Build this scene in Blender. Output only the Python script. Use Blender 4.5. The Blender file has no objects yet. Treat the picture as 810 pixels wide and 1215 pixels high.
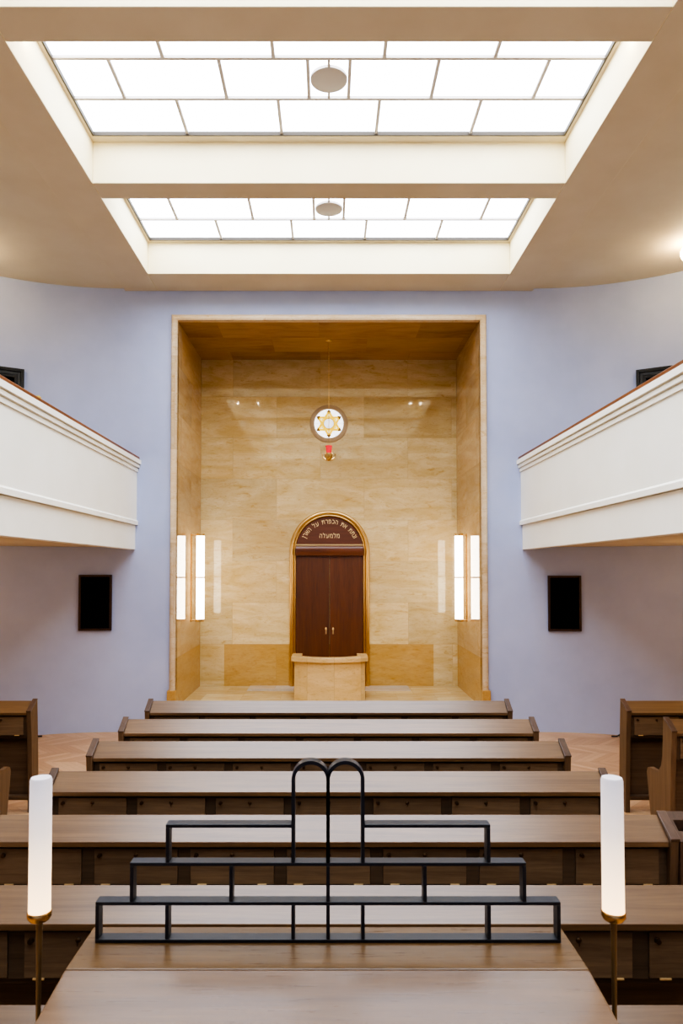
import bpy, bmesh, math, random
from mathutils import Vector, Matrix
random.seed(7)
SC = bpy.context.scene
COL = SC.collection
PI = math.pi

# ------------------------------------------------------------------ helpers
def lin(r, g, b):
    f = lambda c: (c/255/12.92) if c/255 <= 0.04045 else ((c/255+0.055)/1.055)**2.4
    return (f(r), f(g), f(b), 1.0)

class NT:
    def __init__(self, name):
        self.m = bpy.data.materials.new(name); self.m.use_nodes = True
        self.t = self.m.node_tree; self.t.nodes.clear()
        self.out = self.n('ShaderNodeOutputMaterial')
    def n(self, typ, **kw):
        o = self.t.nodes.new(typ)
        for k, v in kw.items():
            if k.startswith('_'): setattr(o, k[1:], v)
            else: o.inputs[k.replace('__', ' ')].default_value = v
        return o
    def l(self, a, b): self.t.links.new(a, b)
    def bsdf(self, **kw):
        b = self.n('ShaderNodeBsdfPrincipled', **kw); self.l(b.outputs[0], self.out.inputs[0]); return b
    def mix(self, fac, a, b, blend='MIX'):
        x = self.n('ShaderNodeMix', _data_type='RGBA', _blend_type=blend)
        for sock, v in ((x.inputs[0], fac), (x.inputs[6], a), (x.inputs[7], b)):
            if isinstance(v, (int, float)): sock.default_value = v
            elif isinstance(v, tuple): sock.default_value = v
            else: self.l(v, sock)
        return x.outputs[2]
    def math(self, op, a, b=0.0, c=0.0):
        x = self.n('ShaderNodeMath', _operation=op)
        for i, v in enumerate((a, b, c)):
            if isinstance(v, (int, float)): x.inputs[i].default_value = v
            else: self.l(v, x.inputs[i])
        return x.outputs[0]
    def ramp(self, fac, stops):
        r = self.n('ShaderNodeValToRGB'); e = r.color_ramp.elements
        while len(e) < len(stops): e.new(0.5)
        for q, (p, c) in zip(e, stops): q.position = p; q.color = c
        self.l(fac, r.inputs[0]); return r.outputs[0]
    def bump(self, h, strength, dist, b):
        x = self.n('ShaderNodeBump', Strength=strength, Distance=dist)
        self.l(h, x.inputs['Height']); self.l(x.outputs[0], b.inputs['Normal'])

def plain(name, col, rough=.5, metal=0., spec=.5, coat=0.):
    t = NT(name); b = t.bsdf(Roughness=rough, Metallic=metal)
    b.inputs['Base Color'].default_value = col
    b.inputs['Specular IOR Level'].default_value = spec
    b.inputs['Coat Weight'].default_value = coat
    co = t.n('ShaderNodeTexCoord'); nz = t.n('ShaderNodeTexNoise', Scale=60., Detail=3.)
    t.l(co.outputs['Object'], nz.inputs['Vector'])
    t.l(t.math('MULTIPLY_ADD', nz.outputs['Fac'], .12, rough-.06), b.inputs['Roughness'])
    return t.m

def plaster(name, c1, c2, rough=.75, bump=.12):
    t = NT(name); b = t.bsdf(Roughness=rough); b.inputs['Specular IOR Level'].default_value = .25
    co = t.n('ShaderNodeTexCoord')
    n1 = t.n('ShaderNodeTexNoise', Scale=1.3, Detail=6., Roughness=.6); t.l(co.outputs['Object'], n1.inputs['Vector'])
    n2 = t.n('ShaderNodeTexNoise', Scale=70., Detail=4.); t.l(co.outputs['Object'], n2.inputs['Vector'])
    t.l(t.mix(t.ramp(n1.outputs['Fac'], [(.3, (0,0,0,1)), (.7, (1,1,1,1))]), c1, c2), b.inputs['Base Color'])
    t.bump(n2.outputs['Fac'], bump, .004, b)
    return t.m

def wood(name, c1, c2, rough=.4, grain=(1.2, 30., 30.), coat=0., seam=None):
    """oak: fine fibres along the grain axis plus broad figure; random per object"""
    t = NT(name); b = t.bsdf(Roughness=rough)
    b.inputs['Coat Weight'].default_value = coat; b.inputs['Coat Roughness'].default_value = .28; b.inputs['Coat IOR'].default_value = 1.8
    co = t.n('ShaderNodeTexCoord'); oi = t.n('ShaderNodeObjectInfo')
    of = t.n('ShaderNodeVectorMath', _operation='ADD')
    cx = t.n('ShaderNodeCombineXYZ')
    t.l(t.math('MULTIPLY', oi.outputs['Random'], 37.), cx.inputs[0]); t.l(t.math('MULTIPLY', oi.outputs['Random'], 11.), cx.inputs[1])
    t.l(co.outputs['Object'], of.inputs[0]); t.l(cx.outputs[0], of.inputs[1])
    mp = t.n('ShaderNodeMapping'); mp.inputs['Scale'].default_value = grain; t.l(of.outputs[0], mp.inputs[0])
    n1 = t.n('ShaderNodeTexNoise', Scale=1., Detail=5., Roughness=.65, Distortion=.6); t.l(mp.outputs[0], n1.inputs['Vector'])
    n2 = t.n('ShaderNodeTexNoise', Scale=6., Detail=4., Roughness=.7); t.l(mp.outputs[0], n2.inputs['Vector'])
    f = t.math('ADD', t.math('MULTIPLY', n1.outputs['Fac'], .7), t.math('MULTIPLY', n2.outputs['Fac'], .3))
    col = t.ramp(f, [(.34, c1), (.66, c2)])
    v = t.math('MULTIPLY_ADD', oi.outputs['Random'], .3, .85)
    hs = t.n('ShaderNodeHueSaturation'); t.l(col, hs.inputs['Color']); t.l(v, hs.inputs['Value'])
    t.l(hs.outputs[0], b.inputs['Base Color'])
    t.l(t.math('MULTIPLY_ADD', n2.outputs['Fac'], .2, rough-.1), b.inputs['Roughness'])
    t.bump(n2.outputs['Fac'], .12, .002, b)
    return t.m

def stone(name, axes, base=((224,208,164),(203,178,122)), rough=.038, row=.73, width=1.55, z0=.36, big=True, dado=True):
    """polished golden marble cladding: slabs (brick texture) with bands, clouds and ochre veins.  axes: which object axes are u and v"""
    t = NT(name); b = t.bsdf(Roughness=rough); b.inputs['Specular IOR Level'].default_value = .5
    co = t.n('ShaderNodeTexCoord'); sp = t.n('ShaderNodeSeparateXYZ'); t.l(co.outputs['Object'], sp.inputs[0])
    U = sp.outputs[axes[0]]; V = t.math('SUBTRACT', sp.outputs[axes[1]], z0)
    cb = t.n('ShaderNodeCombineXYZ'); t.l(t.math('ADD', U, 20.3), cb.inputs[0]); t.l(V, cb.inputs[1])
    br = t.n('ShaderNodeTexBrick', Scale=1.); br.offset = .5
    br.inputs['Mortar Size'].default_value = .0035; br.inputs['Mortar Smooth'].default_value = .3
    br.inputs['Brick Width'].default_value = width; br.inputs['Row Height'].default_value = row
    br.inputs['Color1'].default_value = (0,0,0,1); br.inputs['Color2'].default_value = (1,1,1,1); br.inputs['Mortar'].default_value = (.5,.5,.5,1)
    t.l(cb.outputs[0], br.inputs['Vector'])
    # per slab offset of the veining
    off = t.n('ShaderNodeVectorMath', _operation='MULTIPLY_ADD')
    t.l(br.outputs['Color'], off.inputs[0]); off.inputs[1].default_value = (13., 7., 5.); t.l(co.outputs['Object'], off.inputs[2])
    mp = t.n('ShaderNodeMapping'); s = [2.2, 2.2, 2.2]; s[axes[0]] = .8; s[axes[1]] = 3.0; mp.inputs['Scale'].default_value = s
    t.l(off.outputs[0], mp.inputs[0])
    n1 = t.n('ShaderNodeTexNoise', Scale=1.4, Detail=9., Roughness=.62, Distortion=.9); t.l(mp.outputs[0], n1.inputs['Vector'])
    n2 = t.n('ShaderNodeTexNoise', Scale=5.5, Detail=10., Roughness=.72, Distortion=1.4); t.l(mp.outputs[0], n2.inputs['Vector'])
    n3 = t.n('ShaderNodeTexNoise', Scale=.55, Detail=4., Distortion=.5); t.l(off.outputs[0], n3.inputs['Vector'])
    A, B = lin(*base[0]), lin(*base[1])
    c = t.mix(t.ramp(n1.outputs['Fac'], [(.35, (0,0,0,1)), (.68, (1,1,1,1))]), A, B)
    c = t.mix(t.math('MULTIPLY', t.ramp(n2.outputs['Fac'], [(.54, (0,0,0,1)), (.70, (1,1,1,1))]), .7), c, lin(184,142,62))
    c = t.mix(t.math('MULTIPLY', t.ramp(n3.outputs['Fac'], [(.5, (0,0,0,1)), (.7, (1,1,1,1))]), .35), c, lin(204,168,100))
    n4 = t.n('ShaderNodeTexNoise', Scale=26., Detail=6., Roughness=.7); t.l(mp.outputs[0], n4.inputs['Vector'])
    c = t.mix(t.math('MULTIPLY', t.ramp(n4.outputs['Fac'], [(.55, (0,0,0,1)), (.72, (1,1,1,1))]), .5), c, lin(170,132,72))
    mp2 = t.n('ShaderNodeMapping'); s2 = [1.6, 1.6, 1.6]; s2[axes[1]] = 9.; mp2.inputs['Scale'].default_value = s2; t.l(off.outputs[0], mp2.inputs[0])
    n5 = t.n('ShaderNodeTexNoise', Scale=1.1, Detail=8., Roughness=.75, Distortion=.5); t.l(mp2.outputs[0], n5.inputs['Vector'])
    c = t.mix(t.math('MULTIPLY', t.ramp(n5.outputs['Fac'], [(.60, (0,0,0,1)), (.74, (1,1,1,1))]), .75), c, lin(186,132,40))
    tint = t.math('MULTIPLY_ADD', br.outputs['Color'], .22, .84)
    hs = t.n('ShaderNodeHueSaturation'); t.l(c, hs.inputs['Color']); t.l(tint, hs.inputs['Value']); c = hs.outputs[0]
    if dado:                                   # the bottom course is a deeper ochre stone
        d = t.math('LESS_THAN', V, row)
        if axes[0] == 0: au = t.math('ABSOLUTE', U); d = t.math('MULTIPLY', d, t.math('LESS_THAN', au, 1.84))
        c = t.mix(t.math('MULTIPLY', d, .7), c, t.mix(n2.outputs['Fac'], lin(214,174,92), lin(150,104,36)))
    c = t.mix(t.math('MULTIPLY', br.outputs['Fac'], .3), c, lin(150,110,66))
    t.l(c, b.inputs['Base Color'])
    t.l(t.math('MULTIPLY_ADD', n2.outputs['Fac'], .06, rough-.03), b.inputs['Roughness'])
    return t.m

def emit(name, col, strength, rough=.3):
    t = NT(name); b = t.bsdf(Roughness=rough)
    b.inputs['Base Color'].default_value = tuple(.5*c for c in col[:3])+(1,); b.inputs['Emission Color'].default_value = col
    b.inputs['Emission Strength'].default_value = strength
    return t.m

def parquet():
    t = NT('parquet'); b = t.bsdf(Roughness=.32)
    co = t.n('ShaderNodeTexCoord'); sp = t.n('ShaderNodeSeparateXYZ'); t.l(co.outputs['Object'], sp.inputs[0])
    X, Y = sp.outputs[0], sp.outputs[1]
    w = .42
    tri = t.math('PINGPONG', Y, w)
    u = t.math('ADD', X, tri); pid = t.math('FLOOR', t.math('DIVIDE', u, .105)); band = t.math('FLOOR', t.math('DIVIDE', Y, w))
    cb = t.n('ShaderNodeCombineXYZ'); t.l(pid, cb.inputs[0]); t.l(band, cb.inputs[1])
    wn = t.n('ShaderNodeTexWhiteNoise'); t.l(cb.outputs[0], wn.inputs['Vector'])
    mp = t.n('ShaderNodeMapping'); mp.inputs['Scale'].default_value = (9., 9., 9.); t.l(co.outputs['Object'], mp.inputs[0])
    nz = t.n('ShaderNodeTexNoise', Scale=2.5, Detail=6., Distortion=1.); t.l(mp.outputs[0], nz.inputs['Vector'])
    c = t.mix(wn.outputs['Value'], lin(214,178,134), lin(186,144,100))
    c = t.mix(t.math('MULTIPLY', nz.outputs['Fac'], .35), c, lin(128,86,52))
    fr = t.math('FRACT', t.math('DIVIDE', u, .105)); fy = t.math('FRACT', t.math('DIVIDE', Y, w))
    edge = t.math('MAXIMUM', t.math('LESS_THAN', fr, .03), t.math('LESS_THAN', fy, .012))
    c = t.mix(t.math('MULTIPLY', edge, .6), c, lin(80,52,30))
    t.l(c, b.inputs['Base Color'])
    return t.m

# ------------------------------------------------------------------ mesh helpers
def BM(): return bmesh.new()
def box(bm, x0, x1, y0, y1, z0, z1):
    vs = [bm.verts.new((x, y, z)) for x in (x0, x1) for y in (y0, y1) for z in (z0, z1)]
    for f in ((0,1,3,2),(4,6,7,5),(0,4,5,1),(2,3,7,6),(0,2,6,4),(1,5,7,3)): bm.faces.new([vs[i] for i in f])
    return bm
def prism(bm, poly, a0, a1, axis):
    """poly: 2-D points; extruded from a0 to a1 along axis.  axis 0: poly=(y,z); 1: poly=(x,z); 2: poly=(x,y)"""
    def P(p, a): return {0:(a, p[0], p[1]), 1:(p[0], a, p[1]), 2:(p[0], p[1], a)}[axis]
    A = [bm.verts.new(P(p, a0)) for p in poly]; B = [bm.verts.new(P(p, a1)) for p in poly]
    n = len(poly)
    bm.faces.new(A); bm.faces.new(B[::-1])
    for i in range(n): bm.faces.new((A[i], B[i], B[(i+1) % n], A[(i+1) % n]))
    return bm
def quad(bm, *pts):
    bm.faces.new([bm.verts.new(p) for p in pts]); return bm
def lathe(bm, prof, c=(0,0,0), seg=32):
    """prof: (r,z) bottom to top round the z axis"""
    rings = []
    for r, z in prof:
        rings.append([bm.verts.new((c[0]+r*math.cos(2*PI*i/seg), c[1]+r*math.sin(2*PI*i/seg), c[2]+z)) for i in range(seg)] if r > 1e-6 else [bm.verts.new((c[0], c[1], c[2]+z))])
    for a, b in zip(rings, rings[1:]):
        for i in range(seg):
            j = (i+1) % seg
            if len(a) == 1 and len(b) == 1: continue
            if len(a) == 1: bm.faces.new((a[0], b[j], b[i]))
            elif len(b) == 1: bm.faces.new((a[i], a[j], b[0]))
            else: bm.faces.new((a[i], a[j], b[j], b[i]))
    if len(rings[0]) > 1: bm.faces.new(rings[0][::-1])
    if len(rings[-1]) > 1: bm.faces.new(rings[-1])
    return bm
def tube(bm, pts, r, seg=8, closed=False):
    pts = [Vector(p) for p in pts]; n = len(pts); rings = []
    for i, p in enumerate(pts):
        a = pts[(i-1) % n] if (closed or i > 0) else p; b = pts[(i+1) % n] if (closed or i < n-1) else p
        d = (b-a).normalized()
        u = d.cross(Vector((0,0,1)) if abs(d.z) < .9 else Vector((1,0,0))).normalized(); v = d.cross(u)
        rings.append([bm.verts.new(p + r*(math.cos(2*PI*k/seg)*u + math.sin(2*PI*k/seg)*v)) for k in range(seg)])
    pairs = list(zip(rings, rings[1:])) + ([(rings[-1], rings[0])] if closed else [])
    for a, b in pairs:
        for k in range(seg): bm.faces.new((a[k], a[(k+1) % seg], b[(k+1) % seg], b[k]))
    if not closed: bm.faces.new(rings[0][::-1]); bm.faces.new(rings[-1])
    return bm
def sweep(bm, path, section):
    """section points (a,b): a along the in-plane normal, b along Y; path: list of (x,z,nx,nz) in the XZ plane; open ended"""
    rings = [[bm.verts.new((x+nx*a, b, z+nz*a)) for a, b in section] for x, z, nx, nz in path]
    for A, B in zip(rings, rings[1:]):
        for k in range(len(section)-1): bm.faces.new((A[k], A[k+1], B[k+1], B[k]))
    bm.faces.new(rings[0]); bm.faces.new(rings[-1][::-1])
    return bm

def obj(name, bm, mat, parent=None, bevel=0., smooth=40., label=None):
    bmesh.ops.recalc_face_normals(bm, faces=bm.faces)
    me = bpy.data.meshes.new(name); bm.to_mesh(me); bm.free()
    if smooth:
        me.shade_smooth(); me.set_sharp_from_angle(angle=math.radians(smooth))
    me.materials.append(mat)
    o = bpy.data.objects.new(name, me); COL.objects.link(o)
    if parent: o.parent = parent
    if bevel:
        m = o.modifiers.new('bevel', 'BEVEL'); m.width = bevel; m.segments = 2; m.limit_method = 'ANGLE'; m.angle_limit = math.radians(40)
        m.harden_normals = True
    if label: o['label'] = label
    return o
def struct(name, bm, mat, parent=None, **kw):
    o = obj(name, bm, mat, parent, **kw)
    if not parent: o['kind'] = 'structure'
    return o
def tag(o, label, cat, group=None):
    o['label'] = label; o['category'] = cat
    if group: o['group'] = group
    return o
def thing(name, label, cat, loc=(0,0,0), rz=0., group=None, kind=None):
    o = bpy.data.objects.new(name, None); COL.objects.link(o); o.location = loc; o.rotation_euler = (0,0,rz)
    o.empty_display_size = .1
    if kind: o['kind'] = kind
    else: tag(o, label, cat, group)
    return o
def dup(root, loc, label=None, rz=None):
    r = root.copy(); COL.objects.link(r); r.location = loc
    if rz is not None: r.rotation_euler = (0,0,rz)
    if label: r['label'] = label
    for ch in list(root.children):
        c = ch.copy(); COL.objects.link(c); c.parent = r
        for g in list(ch.children):
            d = g.copy(); COL.objects.link(d); d.parent = c
    return r

# ------------------------------------------------------------------ materials
M = {}
M['wall'] = plaster('lavender_plaster', lin(182,193,227), lin(171,183,219), .7)
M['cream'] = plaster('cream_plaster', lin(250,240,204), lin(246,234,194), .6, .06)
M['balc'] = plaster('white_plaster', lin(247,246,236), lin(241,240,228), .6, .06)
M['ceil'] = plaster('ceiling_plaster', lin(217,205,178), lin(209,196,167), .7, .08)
M['desk'] = wood('oak_desk', lin(88,64,41), lin(119,91,60), .34, (1.0, 34., 34.), coat=.5)
M['oak'] = wood('oak_carcass', lin(84,66,50), lin(112,91,70), .45, (1.0, 28., 28.))
M['oakv'] = wood('oak_vertical', lin(88,67,48), lin(118,93,68), .45, (28., 28., 1.0))
M['door'] = wood('oak_door', lin(100,81,61), lin(132,110,85), .42, (1.6, 30., 30.))
M['oakdark'] = wood('oak_dark', lin(70,56,42), lin(95,78,60), .5, (1.0, 28., 28.))  # darker oak of the locker frames and platform
M['cap'] = wood('oak_end_cap', lin(70,52,41), lin(95,73,59), .32, (28., 1.5, 28.), coat=.2)
M['table'] = wood('oak_table_flat', lin(78,57,32), lin(113,86,52), .3, (1.2, 22., 22.), coat=.12)
M['table2'] = wood('oak_table_slope', lin(84,60,38), lin(111,83,55), .3, (1.0, 20., 20.), coat=.12)
M['rail'] = wood('rail_wood', lin(110,66,34), lin(138,86,46), .4, (28., 1.2, 28.))
M['mahog'] = wood('mahogany', lin(75,40,17), lin(110,63,29), .38, (16., 16., 1.0), coat=.25)
M['mahogh'] = wood('mahogany_beam', lin(84,46,28), lin(120,70,44), .35, (1., 20., 20.), coat=.25)
M['lun'] = wood('lunette_wood', lin(88,50,36), lin(110,66,48), .45, (1., 14., 14.))
M['gold'] = plain('gold_metal', lin(226,196,138), .3, 1.)
M['brass'] = plain('brass', lin(212,176,118), .25, 1.)
M['brassdark'] = plain('aged_brass', lin(132,110,74), .35, .6)
M['lock'] = plain('bronze_lock', lin(84,66,48), .4, .8)
M['hinge'] = plain('bright_brass', lin(240,214,160), .3, .8)
M['iron'] = plain('black_steel', lin(20,24,33), .36, 0., .6)
M['black'] = plain('black_cloth', lin(7,8,9), .9, 0., .1)
M['blackpaint'] = plain('black_paint', lin(12,13,15), .4)
M['greypaint'] = plain('grey_paint', lin(46,50,55), .4)
M['frame'] = wood('dark_walnut', lin(44,28,22), lin(66,42,32), .45, (20., 20., 20.))
M['bars'] = plain('grey_glazing_bar', lin(196,190,184), .5)
M['gasket'] = plain('dark_gasket', lin(70,62,50), .6)
M['glassday'] = emit('skylight_glass', (.87, .93, 1.06, 1.), 6.6)
M['sconce'] = emit('opal_tube', (1., .90, .76, 1.), 8.)
M['globe'] = emit('opal_globe', (1., .74, .40, 1.), 62.)
M['floor'] = parquet()
M['sb'] = stone('marble_back', (0, 2))
M['ss'] = stone('marble_side_shaded', (1, 2), base=((206,180,138),(182,148,102)))  # side-wall marble darkened in its base colour for the weaker light there
M['sc'] = stone('marble_ceiling_shaded', (0, 1), base=((176,138,92),(150,112,66)), rough=.2, z0=9.7, dado=False)  # niche ceiling slab: shade put into a browner base colour
M['sf'] = stone('marble_floor', (0, 1), z0=9.7, row=.62, width=.62, dado=False)
M['st'] = stone('marble_trim', (0, 2), base=((226,208,178),(210,184,144)), rough=.2, row=1.4, width=9., z0=0., dado=False)
M['sp'] = stone('marble_pulpit', (0, 2), base=((228,200,146),(212,178,118)), rough=.25, row=3., width=.42, z0=-1., dado=False)
M['ring'] = plain('brown_grey_stone', lin(186,164,132), .35); M['grey'] = stone('grey_stone', (0, 1), base=((206,202,192),(190,186,176)), rough=.12, dado=False)
M['red'] = NT('red_glass').m
t = NT('red_glass_cup'); b = t.bsdf(Roughness=.1); b.inputs['Base Color'].default_value = lin(200,24,34); b.inputs['Emission Color'].default_value = (.9,.05,.08,1); b.inputs['Emission Strength'].default_value = .45; M['red'] = t.m
M['letters'] = plain('gilt_letters', lin(240,220,170), .4, .3)
M['yellow'] = plain('yellow_plastic', lin(190,165,40), .5)
def sg(name, col, s):
    M[name] = emit(name, col, s, .2)
sg('pane_white', (.95, .97, 1., 1.), 1.5); sg('pane_yellow', lin(244,200,24), .9); sg('pane_amber', lin(140,96,10), .25); sg('pane_pale', lin(246,216,90), .95); sg('pane_blue', (.80, .84, .95, 1.), 1.05)
# lamp tube: an LED at its foot, so the opal tube is brightest low down
t = NT('lamp_tube'); b = t.bsdf(Roughness=.3); b.inputs['Base Color'].default_value = (.55,.53,.58,1)
co = t.n('ShaderNodeTexCoord'); sp_ = t.n('ShaderNodeSeparateXYZ'); t.l(co.outputs['Object'], sp_.inputs[0])
zf = t.math('DIVIDE', sp_.outputs[2], .31)
t.l(t.ramp(zf, [(0., (1.,.66,.32,1)), (.4, (1.,.74,.48,1)), (1., (.93,.88,.92,1))]), b.inputs['Emission Color'])
rp = t.ramp(zf, [(0., (1,1,1,1)), (.3, (.62,.62,.62,1)), (.6, (.30,.30,.30,1)), (1., (.13,.13,.13,1))])
t.l(t.math('MULTIPLY', rp, 2.4), b.inputs['Emission Strength']); M['tube'] = t.m

# ------------------------------------------------------------------ the room
D = 10.43; X0 = 3.1; R = 3.3; XS = X0+R; YB = -4.2; ZC = 6.64
NI = 2.262; NO = 2.367; NZ = 6.135; NF = .36; NB = 12.35     # niche
def wall_xy(x):
    a = abs(x)
    if a <= X0: return D
    return D - R + math.sqrt(max(0, R*R-(a-X0)**2))
arc = [(X0+R*math.sin(k*PI/2/24), D-R+R*math.cos(k*PI/2/24)) for k in range(25)]

struct('floor', quad(BM(), (-XS, YB, 0), (XS, YB, 0), (XS, D+.02, 0), (-XS, D+.02, 0)), M['floor'])
bm = BM(); H = 7.3
line = [(-x, y) for x, y in arc[::-1]] + [(-NO, D)]
for a, b_ in zip(line, line[1:]): quad(bm, (*a, 0), (*b_, 0), (*b_, H), (*a, H))
line = [(NO, D)] + arc
for a, b_ in zip(line, line[1:]): quad(bm, (*a, 0), (*b_, 0), (*b_, H), (*a, H))
quad(bm, (-NO, D, 6.232), (NO, D, 6.232), (NO, D, H), (-NO, D, H))
bmesh.ops.remove_doubles(bm, verts=bm.verts, dist=1e-4)
struct('wall_front', bm, M['wall'])
struct('wall_left', quad(BM(), (-XS, YB, 0), (-XS, D-R, 0), (-XS, D-R, H), (-XS, YB, H)), M['wall'])
struct('wall_right', quad(BM(), (XS, YB, 0), (XS, D-R, 0), (XS, D-R, H), (XS, YB, H)), M['wall'])
struct('wall_back', quad(BM(), (-XS, YB, 0), (XS, YB, 0), (XS, YB, H), (-XS, YB, H)), M['wall'])
# niche shell
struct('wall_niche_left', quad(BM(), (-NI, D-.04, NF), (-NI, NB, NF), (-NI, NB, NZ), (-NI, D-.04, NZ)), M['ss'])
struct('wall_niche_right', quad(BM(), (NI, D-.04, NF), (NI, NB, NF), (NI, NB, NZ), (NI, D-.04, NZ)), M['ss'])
struct('wall_niche_back', quad(BM(), (-NI, NB, NF), (NI, NB, NF), (NI, NB, NZ), (-NI, NB, NZ)), M['sb'])
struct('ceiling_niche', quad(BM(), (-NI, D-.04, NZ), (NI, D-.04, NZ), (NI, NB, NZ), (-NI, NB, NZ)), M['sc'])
bm = box(BM(), -NO, NO, D-.0, NB, 0, NF); struct('floor_niche', bm, M['sf'])
bm = BM(); box(bm, -1.38, -.6, 11.84, NB, NF, NF+.006); struct('floor_strip_left', bm, M['grey'])
bm = BM(); box(bm, .6, 1.38, 11.84, NB, NF, NF+.006); struct('floor_strip_right', bm, M['grey'])
# rounded marble surround: an L-to-round section swept up, across and down (mitred corners)
sec = [(0., D+.02)] + [(.0525-.0525*math.cos(k*PI/10), D-.055*math.sin(k*PI/10)-.005) for k in range(11)] + [(.105, D+.02)]
def tri_path(xi, zi, z0):
    s2 = 1.
    return [(-xi, z0, 1, 0), (-xi, zi, 1, -1), (xi, zi, -1, -1), (xi, z0, -1, 0)]
struct('trim_1', sweep(BM(), tri_path(NO, 6.237, .60), sec), M['st'], smooth=60)
for i, s in enumerate((-1, 1)):
    bm = BM(); box(bm, s*(NI-.005), s*(NO+.02), D-.075, D+.01, 0., .62); struct('trim_%d' % (2+i), bm, M['ss'], bevel=.01)

# ceiling: side soffits, skylight ledges
GX = 2.53
bays = [(5.69, 7.362), (8.09, 9.745), (3.305, 4.977), (.92, 2.592), (-1.465, .207)]
cross = [(5.10, 5.45), (7.485, 7.805), (9.816, D), (2.715, 3.065), (.33, .68), (-2.055, -1.705)]
bm = BM()
for s in (-1, 1):
    quad(bm, (s*3.07, YB, ZC), (s*XS, YB, ZC), (s*XS, D, ZC), (s*3.07, D, ZC))
    quad(bm, (s*GX, YB, 7.05), (s*2.6, YB, 7.05), (s*2.6, D, 7.05), (s*GX, D, 7.05))
ys = [YB] + [v for bb in sorted(bays) for v in bb] + [D]
for a, b_ in zip(ys[0::2], ys[1::2]): quad(bm, (-GX, a, 7.05), (GX, a, 7.05), (GX, b_, 7.05), (-GX, b_, 7.05))
quad(bm, (-3., YB, 7.32), (3., YB, 7.32), (3., D, 7.32), (-3., D, 7.32))
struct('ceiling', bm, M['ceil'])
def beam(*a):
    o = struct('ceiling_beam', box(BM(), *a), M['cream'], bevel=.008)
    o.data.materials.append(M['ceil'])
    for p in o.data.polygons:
        if p.normal.z < -.9: p.material_index = 1      # undersides of cream beams coloured tan, their bounce shade put into the colour
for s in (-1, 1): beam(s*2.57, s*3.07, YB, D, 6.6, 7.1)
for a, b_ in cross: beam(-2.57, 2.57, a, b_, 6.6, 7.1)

def skylight(name, y0, y1):
    r = thing(name, '', '', (0, 0, 0), kind='structure')
    zg = 7.09
    obj('pane', quad(BM(), (-GX, y0, zg), (GX, y0, zg), (GX, y1, zg), (-GX, y1, zg)), M['glassday'], r)
    bm = BM(); hw = .016; yc = (y0+y1)/2; yr = [y0, yc-.276, yc+.276, y1]
    for y in yr[1:3]: box(bm, -GX, GX, y-hw, y+hw, zg-.03, zg-.002)
    for k in range(3):
        xs = (-2.02, -1.01, -.195, .195, 1.01, 2.02) if k == 1 else (-1.515, -.505, .505, 1.515)
        for x in xs: box(bm, x-hw, x+hw, yr[k]+hw, yr[k+1]-hw, zg-.03, zg-.002)
    box(bm, -hw*.7, hw*.7, yr[1]+hw, yr[2]-hw, zg-.028, zg-.003)
    obj('glazing_bars', bm, M['bars'], r)
    bm = BM(); lathe(bm, [(.168, -.036), (.175, -.033), (.175, -.004)], (0, yc, zg), 48)
    obj('round_cover', bm, M['bars'], r)
    bm = BM(); e = .016
    box(bm, -GX-.001, -GX+e, y0, y1, zg-.045, zg-.004); box(bm, GX-e, GX+.001, y0, y1, zg-.045, zg-.004)
    box(bm, -GX+e, GX-e, y0, y0+e, zg-.045, zg-.004); box(bm, -GX+e, GX-e, y1-e, y1, zg-.045, zg-.004)
    obj('edge_frame', bm, M['gasket'], r)
for i, (a, b_) in enumerate(bays): skylight('window_%d' % (i+1), a, b_)

# ------------------------------------------------------------------ stained rosette window in the niche
RZ = 4.991
r = thing('window_6', '', '', (0, NB, RZ), kind='structure')
def disc(bm, rr, y, seg=48, r0=0.):
    o = [(rr*math.cos(2*PI*i/seg), rr*math.sin(2*PI*i/seg)) for i in range(seg)]
    if not r0: bm.faces.new([bm.verts.new((x, y, z)) for x, z in o])
    else:
        A = [bm.verts.new((x, y, z)) for x, z in o]; B = [bm.verts.new((x*r0/rr, y, z*r0/rr)) for x, z in o]
        for i in range(seg): bm.faces.new((A[i], A[(i+1) % seg], B[(i+1) % seg], B[i]))
    return bm
ring_path = [(.262*math.cos(2*PI*i/64), .262*math.sin(2*PI*i/64)) for i in range(64)]
bm = BM(); prof = [(.257, -.006), (.262, -.03), (.275, -.028), (.325, -.028), (.335, -.02), (.338, 0)]
rings = [[bm.verts.new((a*math.cos(2*PI*i/64), y, a*math.sin(2*PI*i/64))) for i in range(64)] for a, y in prof]
for A, B in zip(rings, rings[1:]):
    for i in range(64): bm.faces.new((A[i], A[(i+1) % 64], B[(i+1) % 64], B[i]))
obj('stone_ring', bm, M['ring'], r)
obj('pane', disc(BM(), .258, -.006), M['pane_white'], r)
def tri(R_, a0): return [(R_*math.cos(a0+k*2*PI/3), R_*math.sin(a0+k*2*PI/3)) for k in range(3)]
bm = BM()
for n, a0 in enumerate((PI/2, -PI/2)):
    o, i_ = tri(.256, a0), tri(.256-.08, a0); y = -.009-.001*n
    for k in range(3): quad(bm, *[(p[0], y, p[1]) for p in (o[k], o[(k+1) % 3], i_[(k+1) % 3], i_[k])])
obj('star', bm, M['pane_yellow'], r)
bm = BM()
for k in range(6):
    a = PI/2+k*PI/3; da = PI/15
    pts = [(.256*math.cos(a), .256*math.sin(a)), (.205*math.cos(a+da), .205*math.sin(a+da)), (.205*math.cos(a-da), .205*math.sin(a-da))]
    bm.faces.new([bm.verts.new((x, -.012, z)) for x, z in pts])
obj('star_tips', bm, M['pane_amber'], r)
bm = BM()
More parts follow.
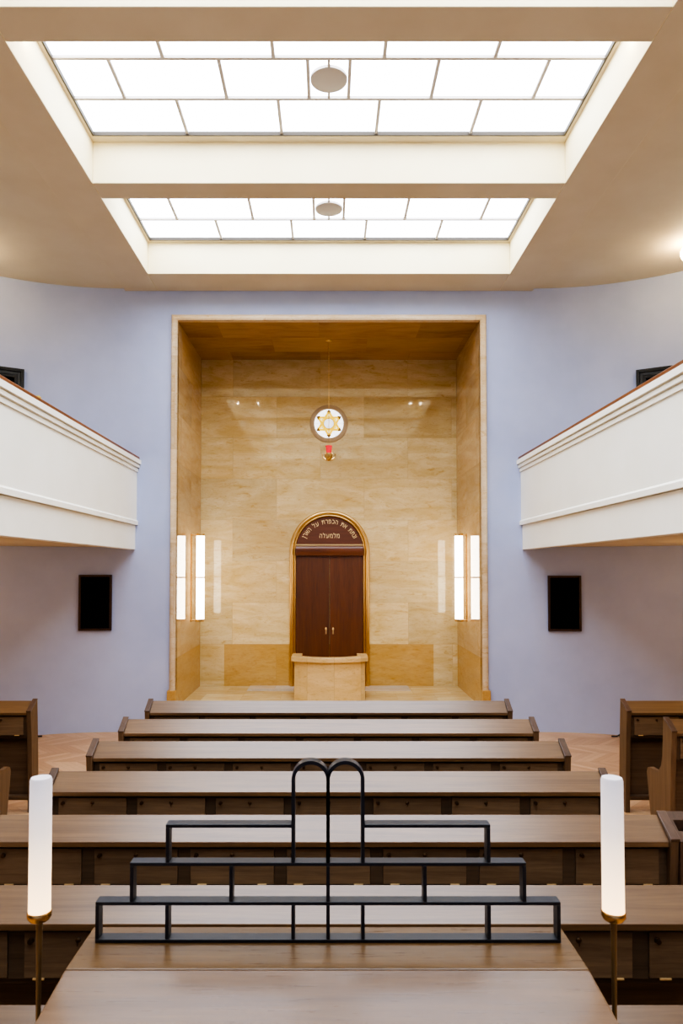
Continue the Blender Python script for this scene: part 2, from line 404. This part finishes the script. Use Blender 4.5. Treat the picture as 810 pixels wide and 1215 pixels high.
for k in range(6):
    a = PI/2+k*PI/3; da = .30
    pts = [(.165*math.cos(a), .165*math.sin(a)), (.118*math.cos(a+da), .118*math.sin(a+da)), (.118*math.cos(a-da), .118*math.sin(a-da))]
    bm.faces.new([bm.verts.new((x, -.012, z)) for x, z in pts])
obj('star_points', bm, M['pane_pale'], r)
obj('star_ring', disc(BM(), .112, -.0125, 40, .085), M['pane_yellow'], r)
obj('centre_pane', disc(BM(), .086, -.0128, 40), M['pane_blue'], r)
bm = BM()
for k in range(6):
    a = k*PI/3; tube(bm, [(.15*math.cos(a), -.013, .15*math.sin(a)), (.257*math.cos(a), -.013, .257*math.sin(a))], .002, 5)
tube(bm, [(.088*math.cos(2*PI*i/32), -.014, .088*math.sin(2*PI*i/32)) for i in range(32)], .003, 5, True)
obj('leading', bm, M['brassdark'], r)

# ------------------------------------------------------------------ ark with its gilded arch
ark = thing('ark_cabinet', 'arched ark with red-brown double doors and gilt frame in the marble niche', 'ark', (.012, NB, NF))
AR = .70; AI = .592; ZS = 2.385                                    # outer, inner radius, spring height above the niche floor
path = [(-AR, 0., 1, 0), (-AR, ZS, 1, 0)] + [(-AR*math.cos(k*PI/32), ZS+AR*math.sin(k*PI/32), math.cos(k*PI/32), -math.sin(k*PI/32)) for k in range(1, 32)] + [(AR, ZS, -1, 0), (AR, 0., -1, 0)]
w = AR-AI
sec = [(0, -.001), (0, -.04)] + [(.036-.036*math.cos(k*PI/8), -.04-.05*math.sin(k*PI/8)) for k in range(1, 8)] + [(.072, -.045)] + [(.088-.016*math.cos(k*PI/6), -.045-.018*math.sin(k*PI/6)) for k in range(1, 6)] + [(w, -.04), (w, -.001)]
obj('arch_frame', sweep(BM(), path, sec), M['gold'], ark, smooth=35)
zl = 2.475
pts = [(-math.sqrt(AI**2-(zl-ZS)**2), zl)] ; a0 = math.asin((zl-ZS)/AI)
bm = BM(); poly = [(AI*math.cos(a), ZS+AI*math.sin(a)) for a in [a0+(PI-2*a0)*k/28 for k in range(29)]]
prism(bm, poly, -.02, -.001, 1); lun = obj('lunette', bm, M['lun'], ark)
obj('gold_bar', box(BM(), -AI, AI, -.052, -.001, zl-.014, zl+.012), M['gold'], ark, bevel=.004)
bm = BM(); prism(bm, [(-.10, 2.31), (-.085, 2.285), (-.05, 2.285), (-.05, 2.285), (-.001, 2.285), (-.001, 2.46), (-.06, 2.46), (-.06, 2.43), (-.085, 2.40), (-.10, 2.40)][:3]+[(-.001, 2.285), (-.001, 2.46), (-.06, 2.46), (-.06, 2.43), (-.085, 2.40), (-.10, 2.40)], -AI, AI, 0)
obj('lintel', bm, M['mahogh'], ark)
for s in (-1, 1):
    a, b_ = sorted((s*.004, s*(AI-.002)))
    d = obj('door', box(BM(), a, b_, -.028, -.002, .02, 2.284), M['mahog'], ark, bevel=.004)
    bm = BM(); cx = s*.062
    box(bm, cx-.012, cx+.012, -.032, -.028, .91, 1.03)
    lathe(bm, [(.0, -.02), (.016, -.016), (.02, 0), (.016, .016), (0, .02)], (cx, -.05, 1.0), 14); tube(bm, [(cx, -.03, 1.0), (cx, -.05, 1.0)], .008)
    tube(bm, [(cx, -.03, .94), (cx, -.036, .94)], .01, 10)
    obj('handle', bm, M['hinge'], d)
# the inscription, letter by letter
fc = bpy.data.curves.new('glyph', 'FONT'); fo = bpy.data.objects.new('glyph', fc); COL.objects.link(fo)
def glyph(ch):
    fc.body = ch; fc.size = .118; fc.extrude = .003; fc.offset = 0.
    bpy.context.view_layer.update()
    me = fo.evaluated_get(bpy.context.evaluated_depsgraph_get()).to_mesh()
    v = [(x.co.x*.80, x.co.y, x.co.z) for x in me.vertices]; f = [tuple(p.vertices) for p in me.polygons]
    return v, f
def put(bm, g, fn):
    vs = [bm.verts.new(fn(*p)) for p in g[0]]
    for f in g[1]:
        try: bm.faces.new([vs[i] for i in f])
        except ValueError: pass
glyphs = {ch: glyph(ch) for ch in set('ונתתאתהכפרתעלהארןמלמעלה')}
def span(g): xs = [p[0] for p in g[0]]; return min(xs), max(xs)
bm = BM(); text = 'ונתת את הכפרת על הארן'; gap = .016; sp = .05
total = sum(sp if c == ' ' else span(glyphs[c])[1]-span(glyphs[c])[0]+gap for c in text)
ra = .470; th0 = math.radians(25); th1 = math.radians(155); k_ = (th1-th0)*ra/total; th = th0
for c in text:
    if c == ' ':
        th += sp*k_/ra; obj('curved_word', bm, M['letters'], ark, smooth=0, label='gilt Hebrew word on the curved line'); bm = BM(); continue
    g = glyphs[c]; x0, x1 = span(g); wd = x1-x0+gap; tm = th+wd*k_/2/ra; xc = (x0+x1)/2
    ca, sa = math.cos(tm), math.sin(tm)
    # letter's up is radial (ca,sa); its right is clockwise tangent (sa,-ca)
    put(bm, g, lambda x, y, z: ((x-xc)*sa+(ra+y)*ca, -.024-z, ZS+.0+(ra+y)*sa-(x-xc)*ca))
    th += wd*k_/ra
obj('curved_word', bm, M['letters'], ark, smooth=0, label='gilt Hebrew word on the curved line'); bm = BM()
text = 'מלמעלה'; tot = sum(span(glyphs[c])[1]-span(glyphs[c])[0]+.014 for c in text); x = tot/2
for c in text:
    g = glyphs[c]; x0, x1 = span(g); wd = x1-x0+.014
    put(bm, g, lambda X, Y, Z: (x-wd/2+(X-(x0+x1)/2), -.024-Z, 2.60+Y)); x -= wd
obj('straight_word', bm, M['letters'], ark, smooth=0, label='gilt Hebrew word in a straight line')
bpy.data.objects.remove(fo)

# curved marble desk before the ark
pul = thing('marble_lectern', 'low bow-fronted marble lectern standing before the ark doors', 'lectern', (.012, 11.0, NF))
def bow(hw, yb, yc, n=14): # from left to right, bow towards -y
    return [(-hw+2*hw*k/n, yb-(yb-yc)*(1-((2*k/n)-1)**2)) for k in range(n+1)]
out = bow(.555, .02, -.16); inn = bow(.44, .13, -.04)[::-1]
prism(bm := BM(), out+[(.555, .42), (.44, .42)]+inn+[(-.44, .42), (-.555, .42)], 0, .605, 2)
obj('body', bm, M['sp'], pul, smooth=30)
out = bow(.60, -.02, -.20); inn = bow(.44, .12, -.05)[::-1]
prism(bm := BM(), out+[(.60, .46), (.44, .46)]+inn+[(-.44, .46), (-.60, .46)], .606, .678, 2)
obj('cap', bm, M['sp'], pul, smooth=30, bevel=.006)

# eternal lamp on its chain
nt = thing('hanging_lamp', 'small red glass lamp on a gold holder hanging by a chain in the niche', 'hanging lamp', (.0, 11.3, 4.16))
bm = BM(); tube(bm, [(0, 0, .46), (0, 0, NZ-4.16)], .0045, 6)
k = 0
while .46+k*.05 < NZ-4.16-.02:
    lathe(bm, [(0, -.012), (.008, 0), (0, .012)], (0, 0, .47+k*.05), 6); k += 1
lathe(bm, [(.0, -.03), (.05, -.008), (.05, -.001)], (0, 0, NZ-4.16), 20)
for a in (PI/2, PI/2+2*PI/3, PI/2+4*PI/3): tube(bm, [(0, 0, .46), (.075*math.cos(a), .075*math.sin(a), .10)], .0025, 5)
obj('chain', bm, M['gold'], nt)
bm = lathe(BM(), [(0, 0), (.035, .0), (.04, .02), (.055, .115), (.05, .115), (.036, .025), (0, .02)], (0, 0, .135), 28); obj('glass_cup', bm, M['red'], nt)
bm = lathe(BM(), [(0, -.03), (.012, -.025), (.01, .0), (.03, .02), (.045, .06), (.05, .11), (.044, .11), (.03, .04), (0, .03)], (0, 0, .02), 24)
for a in (PI/2, PI/2+2*PI/3, PI/2+4*PI/3):
    p = [(.02, .02), (.06, .03), (.095, .06), (.108, .1), (.10, .12)]
    tube(bm, [(q*math.cos(a+PI/6), q*math.sin(a+PI/6), z) for q, z in p], .016, 8)
    tube(bm, [(q*math.cos(a-PI/6), q*math.sin(a-PI/6), z) for q, z in p], .016, 8)
obj('holder', bm, M['gold'], nt)

# tube sconces on the niche side walls
def sconce(x, s, label):
    r = thing('wall_sconce', label, 'wall lamp', (x, 11.47, 2.275))
    for z0, z1 in ((-.68, -.012), (.012, .68)): obj('opal_tube', lathe(BM(), [(.066, z0), (.066, z1)], (0, 0, 0), 32), M['sconce'], r)
    for z in (-.70, .0, .70): obj('collar', lathe(BM(), [(.070, -.012 if z == 0 else -.02), (.070, .012 if z == 0 else .02)], (0, 0, z), 32), M['gold'], r)
    bm = BM(); xw = s*(NI-abs(x))
    for z in (-.70, .70): tube(bm, [(s*.06, 0, z), (xw, 0, z)], .014)
    a, b_ = sorted((xw, xw-s*.02)); box(bm, a, b_, -.04, .04, -.72, .72)
    obj('bracket', bm, M['brass'], r)
sconce(-2.105, -1, 'glowing white tube lamp with brass collars on the niche wall left of the ark')
sconce(2.13, 1, 'glowing white tube lamp with brass collars on the niche wall right of the ark')

# spotlights hidden behind the front cross beam, aimed at the ark (their glints show in the polished marble)
# ------------------------------------------------------------------ pews
def pew(label, hw, nd, seat, name='pew'):
    """local origin: floor under the top rear edge of the desk, +y towards the niche"""
    r = thing(name, label, 'pew')
    T = .045; x0, x1 = -hw+T, hw-T
    # end panels
    if seat: prof = [(-.145, 1.005), (-.145, .985), (-.12, .73), (-.085, 0), (.29, 0), (.285, .16), (.335, .42), (.35, .53), (.335, .57), (.29, .588), (.20, .588), (.12, .605), (.07, .66), (.045, .75), (.012, 1.10)]
    else: prof = [(-.145, 1.005), (-.145, .985), (-.12, .73), (-.085, 0), (.075, 0), (.045, .6), (.012, 1.10)]
    for s in (-1, 1):
        a, b_ = sorted((s*hw, s*(hw-T)))
        e = obj('end_panel', prism(BM(), prof, a, b_, 0), M['oakv'], r, bevel=.004)
        bm = BM(); prism(bm, [(-.148, 1.000), (.014, 1.094), (.010, 1.106), (-.152, 1.013)], a-.002, b_+.002, 0)
        obj('end_cap', bm, M['cap'], e, bevel=.003)
    # sloping desk board
    bm = prism(BM(), [(-.130, .990), (.008, 1.084), (.008, 1.052), (-.112, .963), (-.130, .963)], x0, x1, 0)
    obj('desk_board', bm, M['desk'], r, bevel=.003)
    # locker carcass: top rail, bottom rail, stiles, back
    bm = BM(); box(bm, x0, x1, -.088, .0, .735, .757); box(bm, x0, x1, -.088, .0, .950, .963)
    pitch = (x1-x0-.02)/nd; dw = pitch-.068
    for k in range(nd+1):
        xc = (k-nd/2)*pitch; a, b_ = max(x0, xc-.033), min(x1, xc+.033); box(bm, a, b_, -.098, -.01, .757, .950)
    obj('locker_frame', bm, M['oakdark'], r, bevel=.002)
    obj('back_panel', prism(BM(), [(-.012, .10), (.03, .10), (.008, 1.05), (-.012, 1.05)], x0, x1, 0), M['oak'], r)
    obj('foot_rail', box(BM(), x0, x1, -.075, -.012, .13, .16), M['oak'], r, bevel=.004)
    if seat: obj('seat', prism(BM(), [(.028, .41), (.31, .42), (.325, .435), (.315, .455), (.024, .445)], x0, x1, 0), M['desk'], r)
    for k in range(nd):
        xc = (k-(nd-1)/2)*pitch
        d = obj('door', box(BM(), xc-dw/2, xc+dw/2, -.104, -.086, .764, .946), M['door'], r, bevel=.002)
        bm = lathe(BM(), [(.010, 0), (.0115, .004), (.008, .008), (.004, .010), (0, .010)], seg=16)
        for v in bm.verts: v.co = (v.co.x+xc, -.104-v.co.z, v.co.y+.915)
        box(bm, xc-.002, xc+.002, -.1155, -.113, .895, .908)
        obj('lock', bm, M['lock'], d)
        bm = lathe(BM(), [(.011, 0), (.012, .003), (.006, .006), (.006, .010), (.011, .014), (.010, .02), (0, .022)], seg=16)
        for v in bm.verts: v.co = (v.co.x+xc-dw/2+.03, -.104-v.co.z, v.co.y+.915)
        obj('knob', bm, M['lock'], d)
        for q in (-.36, .36):
            bm = BM(); tube(bm, [(xc+q*dw-.023, -.108, .763), (xc+q*dw+.023, -.108, .763)], .0045, 8)
            obj('hinge', bm, M['hinge'], d)
    return r
rows = [7.07, 6.205, 5.41, 4.61, 3.795, 2.956, 2.150]
names = ['frontmost of the long central pews, right below the marble niche',
         'second long oak pew back from the marble niche, in the central block',
         'third long oak pew back from the marble niche, both ends on bare parquet',
         'fourth long oak pew back from the niche, the twin steel arches rise before it',
         'fifth long oak pew back from the niche, behind the stand\'s upper step',
         'sixth long oak pew back from the niche, a tube lamp in front of each end',
         'nearest long oak pew, only a strip of its desk showing beside the table']
front = pew(names[0], 1.81, 7, False); front.location = (-.002, rows[0], 0); front['group'] = 'central pews'
mid = pew(names[1], 1.81, 7, True); mid.location = (-.002, rows[1], 0); mid['group'] = 'central pews'
for y, n in zip(rows[2:], names[2:]):
    q = dup(mid, (-.002, y, 0), n)
    if y == rows[4]:                      # a small open book box on this pew's right end
        bm = BM(); zt = lambda v: 1.100+(v-.012)*.62
        for a, b_, c0, c1 in ((1.811, 1.83, -.15, .012), (2.07, 2.10, -.15, .012), (1.83, 2.07, -.15, -.095), (1.83, 2.07, -.035, .012)):
            prism(bm, [(c0, 0), (c1, 0), (c1, zt(c1)), (c0, zt(c0))], a, b_, 0)
        box(bm, 1.83, 2.07, -.095, -.035, .70, .72)
        obj('book_box', bm, M['cap'], q)
SHW = 1.33
f2 = pew('oak side pew with open foot space, front one of the pair on the left', SHW, 5, False, 'side_pew'); f2.location = (-2.93-SHW, rows[0], 0); f2['group'] = 'side pews'
dup(f2, (2.93+SHW, rows[0], 0), 'oak side pew with open foot space, front one of the pair on the right')
s2 = pew('oak side pew with curved arm, rear one of the pair at the left frame edge', SHW, 5, True, 'side_pew'); s2.location = (-2.95-SHW, rows[1], 0); s2['group'] = 'side pews'
dup(s2, (2.95+SHW, rows[1], 0), 'oak side pew with curved arm, rear one of the pair at the right frame edge')

# ------------------------------------------------------------------ balconies
def balcony(s, label):
    r = thing('balcony', label, 'balcony', (0, 0, 0))
    Y0 = -3.2
    def yw(x): return wall_xy(x)-.001
    def run(nm, poly, mat, **kw):  # poly (x outward from centre line, z) in absolute |x|
        bm = prism(BM(), [(s*x, z) for x, z in poly], Y0, D-.002, 1); return obj(nm, bm, mat, r, **kw)
    run('fascia', [(2.885, 2.70), (2.885, 3.06), (2.93, 3.06), (3.0, 3.06), (3.0, 2.70)], M['balc'], bevel=.006)
    run('lower_moulding', [(2.846, 3.065), (2.846, 3.118), (2.866, 3.140), (3.0, 3.140), (3.0, 3.065)], M['balc'])
    run('parapet', [(2.868, 3.141), (2.868, 3.86), (3.0, 3.86), (3.0, 3.141)], M['balc'])
    c = run('cornice', [(2.850, 3.862), (2.850, 3.906), (2.866, 3.908), (2.866, 3.917), (2.828, 3.920), (2.828, 3.960), (2.846, 3.962), (2.846, 3.971), (2.806, 3.974), (2.806, 4.035), (3.0, 4.035), (3.0, 3.862)], M['balc'])
    run('handrail', [(2.83, 4.036), (2.83, 4.082), (2.85, 4.092), (3.03, 4.092), (3.03, 4.036)], M['rail'], bevel=.008)
    pl = [(s*3.0, Y0), (s*(XS-.002), Y0)] + [(s*(x-.002), y-.002) for x, y in arc[::-1] if x > 3.12] + [(s*3.0, D-.002)]
    obj('floor_slab', prism(BM(), pl, 2.74, 3.05, 2), M['ceil'], r)
    return r
balcony(-1, 'cream balcony parapet with stepped cornice and wooden handrail on the left')
balcony(1, 'cream balcony parapet with stepped cornice and wooden handrail on the right')

# ------------------------------------------------------------------ wall panels and frames
def wall_point(x):
    """point and heading of the curved front wall at x"""
    a = abs(x); s = 1 if x > 0 else -1
    if a <= X0: return (x, D), 0.
    t_ = math.asin((a-X0)/R); return (x, D-R+R*math.cos(t_)), -s*t_
def panel(x, z0, z1, wd, label):
    (px, py), rz = wall_point(x)
    r = thing('wall_panel', label, 'wall panel', (px, py, (z0+z1)/2), rz)
    h = (z1-z0)/2; w2 = wd/2; f = .032
    bm = BM(); y0, y1 = -.05, .012
    box(bm, -w2, -w2+f, y0, y1, -h, h); box(bm, w2-f, w2, y0, y1, -h, h); box(bm, -w2+f, w2-f, y0, y1, h-f, h); box(bm, -w2+f, w2-f, y0, y1, -h, -h+f)
    obj('frame', bm, M['frame'], r, bevel=.003)
    obj('dark_field', box(BM(), -w2+f, w2-f, -.034, .01, -h+f, h-f), M['black'], r)
panel(-3.462, 1.50, 2.325, .475, 'narrow black panel in a thin brown frame on the wall below the left balcony')
panel(3.492, 1.492, 2.313, .475, 'narrow black panel in a thin brown frame on the wall below the right balcony')
def upper(x, z0, z1, wd, label):
    (px, py), rz = wall_point(x)
    r = thing('framed_opening', label, 'framed panel', (px, py, (z0+z1)/2), rz)
    def rim(nm, W, Hh, f, y0, y1, mat):
        bm = BM(); box(bm, -W, -W+f, y0, y1, -Hh, Hh); box(bm, W-f, W, y0, y1, -Hh, Hh); box(bm, -W+f, W-f, y0, y1, Hh-f, Hh); box(bm, -W+f, W-f, y0, y1, -Hh, -Hh+f)
        obj(nm, bm, mat, r, bevel=.003)
    h = (z1-z0)/2; w2 = wd/2
    rim('outer_frame', w2, h, .045, -.07, .03, M['blackpaint']); rim('grey_band', w2-.045, h-.045, .045, -.05, .03, M['greypaint']); rim('inner_frame', w2-.09, h-.09, .04, -.04, .03, M['blackpaint'])
    obj('dark_field', box(BM(), -w2+.13, w2-.13, -.02, .02, -h+.13, h-.13), M['black'], r)
upper(-4.73, 4.35, 5.315, .62, 'black stepped frame on the curved wall, half hidden by the left balcony rail')
upper(4.76, 4.35, 5.300, .62, 'black stepped frame on the curved wall, half hidden by the right balcony rail')

# ------------------------------------------------------------------ globe lamps
def globe(x, y, zc, label):
    r = thing('globe_lamp', label, 'ceiling lamp', (x, y, zc))
    obj('glass_globe', lathe(BM(), [(.105*math.cos(a), -.145+.105*math.sin(a)) for a in [-PI/2+PI*k/20 for k in range(20)]]+[(.03, -.045)], (0, 0, 0), 32), M['globe'], r, smooth=80)
    obj('brass_collar', lathe(BM(), [(.05, -.062), (.055, -.05), (.05, -.03), (.07, -.012), (.072, -.001)], (0, 0, 0), 28), M['gold'], r)
    return r
g0 = globe(4.66, 8.93, ZC, 'round glowing globe lamp on the ceiling at the right edge of the picture')
dup(g0, (-4.86, 8.93, ZC), 'round globe lamp on the ceiling just beyond the left edge of the picture')
def bulb(x, y, z, e, rad=.12):
    l = bpy.data.lights.new('lamp_light', 'POINT'); l.energy = e; l.color = (1., .62, .30); l.shadow_soft_size = rad
    o = bpy.data.objects.new('lamp_light', l); COL.objects.link(o); o.location = (x, y, z)
for s in (-1, 1):
    for y in (8.0, 5.0, 2.0): bulb(s*4.9, y, 2.45, 24)
    for y in (5.2, 1.5): bulb(s*4.7, y, 6.4, 24)
# small spot lamps behind the front cross beam: their glints show in the polished marble
for x in (-2.48, -1.93, 2.22, 2.50):
    l = bpy.data.lights.new('spot_lamp', 'POINT'); l.energy = 2.2; l.color = (1., .88, .7); l.shadow_soft_size = .02
    o = bpy.data.objects.new('spot_lamp', l); COL.objects.link(o); o.location = (x, 5.75, 6.93)
# spots washing the marble, fixed behind the front cross beam
for x in (-2.42, -1.93, 2.22, 2.46):
    l = bpy.data.lights.new('spot_light', 'SPOT'); l.energy = 80; l.color = (1., .86, .66); l.spot_size = math.radians(30); l.spot_blend = .8; l.shadow_soft_size = .035
    o = bpy.data.objects.new('spot_light', l); COL.objects.link(o); o.location = (x, 5.75, 6.9)
    o.rotation_euler = (Vector((x*.3, NB, 2.4))-o.location).to_track_quat('-Z', 'Y').to_euler()

# ------------------------------------------------------------------ reading table, steel stand, lamps
struct('floor_platform', box(BM(), -1.0, 1.0, -1.6, 1.80, .0, .52), M['oakdark'])
tb = thing('reading_table', 'broad oak reading table in the foreground, flat at the back and sloping forward', 'table', (-.004, 1.4, .52))
yo = 1.4
def slab(pts, z_of, th, bm):
    top = [bm.verts.new((x, y-yo, z_of(y)-.52)) for x, y in pts]; bot = [bm.verts.new((x, y-yo, z_of(y)-.52-th)) for x, y in pts]
    n = len(pts); bm.faces.new(top); bm.faces.new(bot[::-1])
    for i in range(n): bm.faces.new((top[i], bot[i], bot[(i+1) % n], top[(i+1) % n]))
    return bm
obj('flat_top', slab([(-.591, 1.604), (.591, 1.604), (.589, 1.793), (-.589, 1.793)], lambda y: 1.5, .035, BM()), M['table'], tb, bevel=.004)
zs = lambda y: 1.5-(1.604-y)*.27
obj('sloping_top', slab([(-.66, .98), (.66, .98), (.605, 1.46), (.591, 1.6035), (-.591, 1.6035), (-.605, 1.46)], zs, .035, BM()), M['table2'], tb, bevel=.004)
bm = prism(BM(), [(-.36, 0), (.33, 0), (.33, .942), (.204, .942), (-.36, .79)], -.52, .52, 0)
obj('body', bm, M['oak'], tb)

st = thing('tablet_stand', 'black steel stepped stand with two round-topped arches on the reading table', 'stand', (-.002, 1.714, 1.5))
DP = .032; TH = .0085
def shelf(x0, x1, z): return obj('shelf', box(BM(), x0, x1, 0, DP, z, z+TH), M['iron'], st, bevel=.0012)
def upr(x, z0, z1): return obj('upright', box(BM(), x-TH/2, x+TH/2, 0, DP, z0, z1), M['iron'], st, bevel=.0012)
L = [0., .0893, .1830, .2745]
e = TH/2
shelf(-.5575-e, .5575+e, 0); shelf(-.5575-e, .5575+e, L[1]); shelf(-.475-e, .475+e, L[2])
for s in (-1, 1): shelf(*sorted((s*(.0845+e), s*(.389+e))), L[3])
for x in (-.5575, -.389, -.0845, .0845, .389, .5575): upr(x, TH, L[1])
for x in (-.475, -.2345, .2345, .475): upr(x, L[1]+TH, L[2])
for x in (-.389, .389): upr(x, L[2]+TH, L[3])
upr(0, TH, L[1]); upr(0, L[1]+TH, L[2])
for s in (-1, 1):
    rc = .04225; zc = .389; c = s*rc; path = [(-.04225, L[2]+TH)] + [(-rc*math.cos(k*PI/20), zc+rc*math.sin(k*PI/20)) for k in range(21)] + [(.04225, L[2]+TH)]
    bm = BM(); rings = []
    for k, (x, z) in enumerate(path):
        if k in (0, len(path)-1): nx, nz = (-1 if x < 0 else 1), 0
        else: nx, nz = x/rc, (z-zc)/rc
        rings.append([bm.verts.new((c+x+nx*a, y, z+nz*a)) for a, y in ((-e, 0), (e, 0), (e, DP), (-e, DP))])
    for A, B in zip(rings, rings[1:]):
        for q in range(4): bm.faces.new((A[q], A[(q+1) % 4], B[(q+1) % 4], B[q]))
    bm.faces.new(rings[0]); bm.faces.new(rings[-1][::-1])
    obj('tablet_arch', bm, M['iron'], st)

def table_lamp(x, label):
    r = thing('floor_lamp', label, 'lamp', (x, 1.63, .52))
    tz = 1.612-.52
    t_ = obj('glass_tube', lathe(BM(), [(.0245, 0), (.0245, .303), (.022, .309), (.0, .310)], (0, 0, 0), 32), M['tube'], r, smooth=50); t_.location = (0, 0, tz)
    obj('collar', lathe(BM(), [(.008, -.016), (.022, -.014), (.027, -.006), (.027, .004), (.0255, .006)], (0, 0, tz), 28), M['brass'], r)
    obj('pole', lathe(BM(), [(.0045, .012), (.0055, tz-.2), (.0075, tz-.014)], (0, 0, 0), 14), M['brassdark'], r)
    obj('base', lathe(BM(), [(.085, 0), (.085, .008), (.03, .014), (.0, .014)], (0, 0, 0), 32), M['brassdark'], r)
table_lamp(-.664, 'slim brass lamp with a glowing white tube, left of the reading table')
table_lamp(.653, 'slim brass lamp with a glowing white tube, right of the reading table')

# small things: cables at the foot of the wall, a yellow cap on the left handrail
def cable(x, s, label):
    pts = [(x, 10.36, .008), (x+s*.05, 10.30, .02), (x+s*.12, 10.27, .07), (x+s*.2, 10.28, .10), (x+s*.28, 10.3, .08), (x+s*.36, 10.28, .03), (x+s*.45, 10.22, .010), (x+s*.8, 10.1, .010)]
    pts = [(px, py-.24, pz+.003) for px, py, pz in pts]          # the wall curves forward here
    bm = tube(BM(), pts, .011, 8)
    tube(bm, [(x+s*.1, 10.09, .012), (x+s*.16, 10.02, .012), (x+s*.3, 9.96, .012), (x+s*.6, 9.88, .012)], .011, 8)
    tag(obj('cable', bm, M['blackpaint']), label, 'cable')
cable(4.06, 1, 'black cable looping on the parquet beside the right front side pew')
cable(-4.12, -1, 'black cable curling on the parquet beside the left front side pew')
yc_ = 7.02
tag(obj('yellow_cap', lathe(BM(), [(.028, 0), (.032, .01), (.032, .05), (.02, .062), (0, .064)], (-2.94, yc_, 4.092), 20), M['yellow']), 'tiny yellow cap sitting on the left balcony handrail', 'cap')

# ------------------------------------------------------------------ camera, world, colour
cam = bpy.data.cameras.new('camera'); co_ = bpy.data.objects.new('camera', cam); COL.objects.link(co_)
TH_ = math.radians(1.7); F = 830.; UV, VV = 390., 676.; VP = VV-F*math.tan(TH_)
co_.location = (0, 0, 2.4); co_.rotation_euler = (PI/2+TH_, 0, 0)
cam.sensor_fit = 'VERTICAL'; cam.sensor_height = 36.; cam.lens = F/1215*36
cam.shift_x = (405-UV)/1215; cam.shift_y = (VP-607.5)/1215
cam.clip_start = .02
cam.dof.use_dof = True; cam.dof.focus_distance = 8.; cam.dof.aperture_fstop = 9.
SC.camera = co_
w = bpy.data.worlds.new('world'); SC.world = w; w.use_nodes = True
w.node_tree.nodes['Background'].inputs[0].default_value = (.6, .65, .8, 1); w.node_tree.nodes['Background'].inputs[1].default_value = .02
SC.view_settings.view_transform = 'AgX'; SC.view_settings.look = 'AgX - High Contrast'; SC.view_settings.exposure = .26
SC.cycles.max_bounces = 10; SC.cycles.diffuse_bounces = 6; SC.cycles.sample_clamp_indirect = 6.
SC.cycles.use_denoising = True
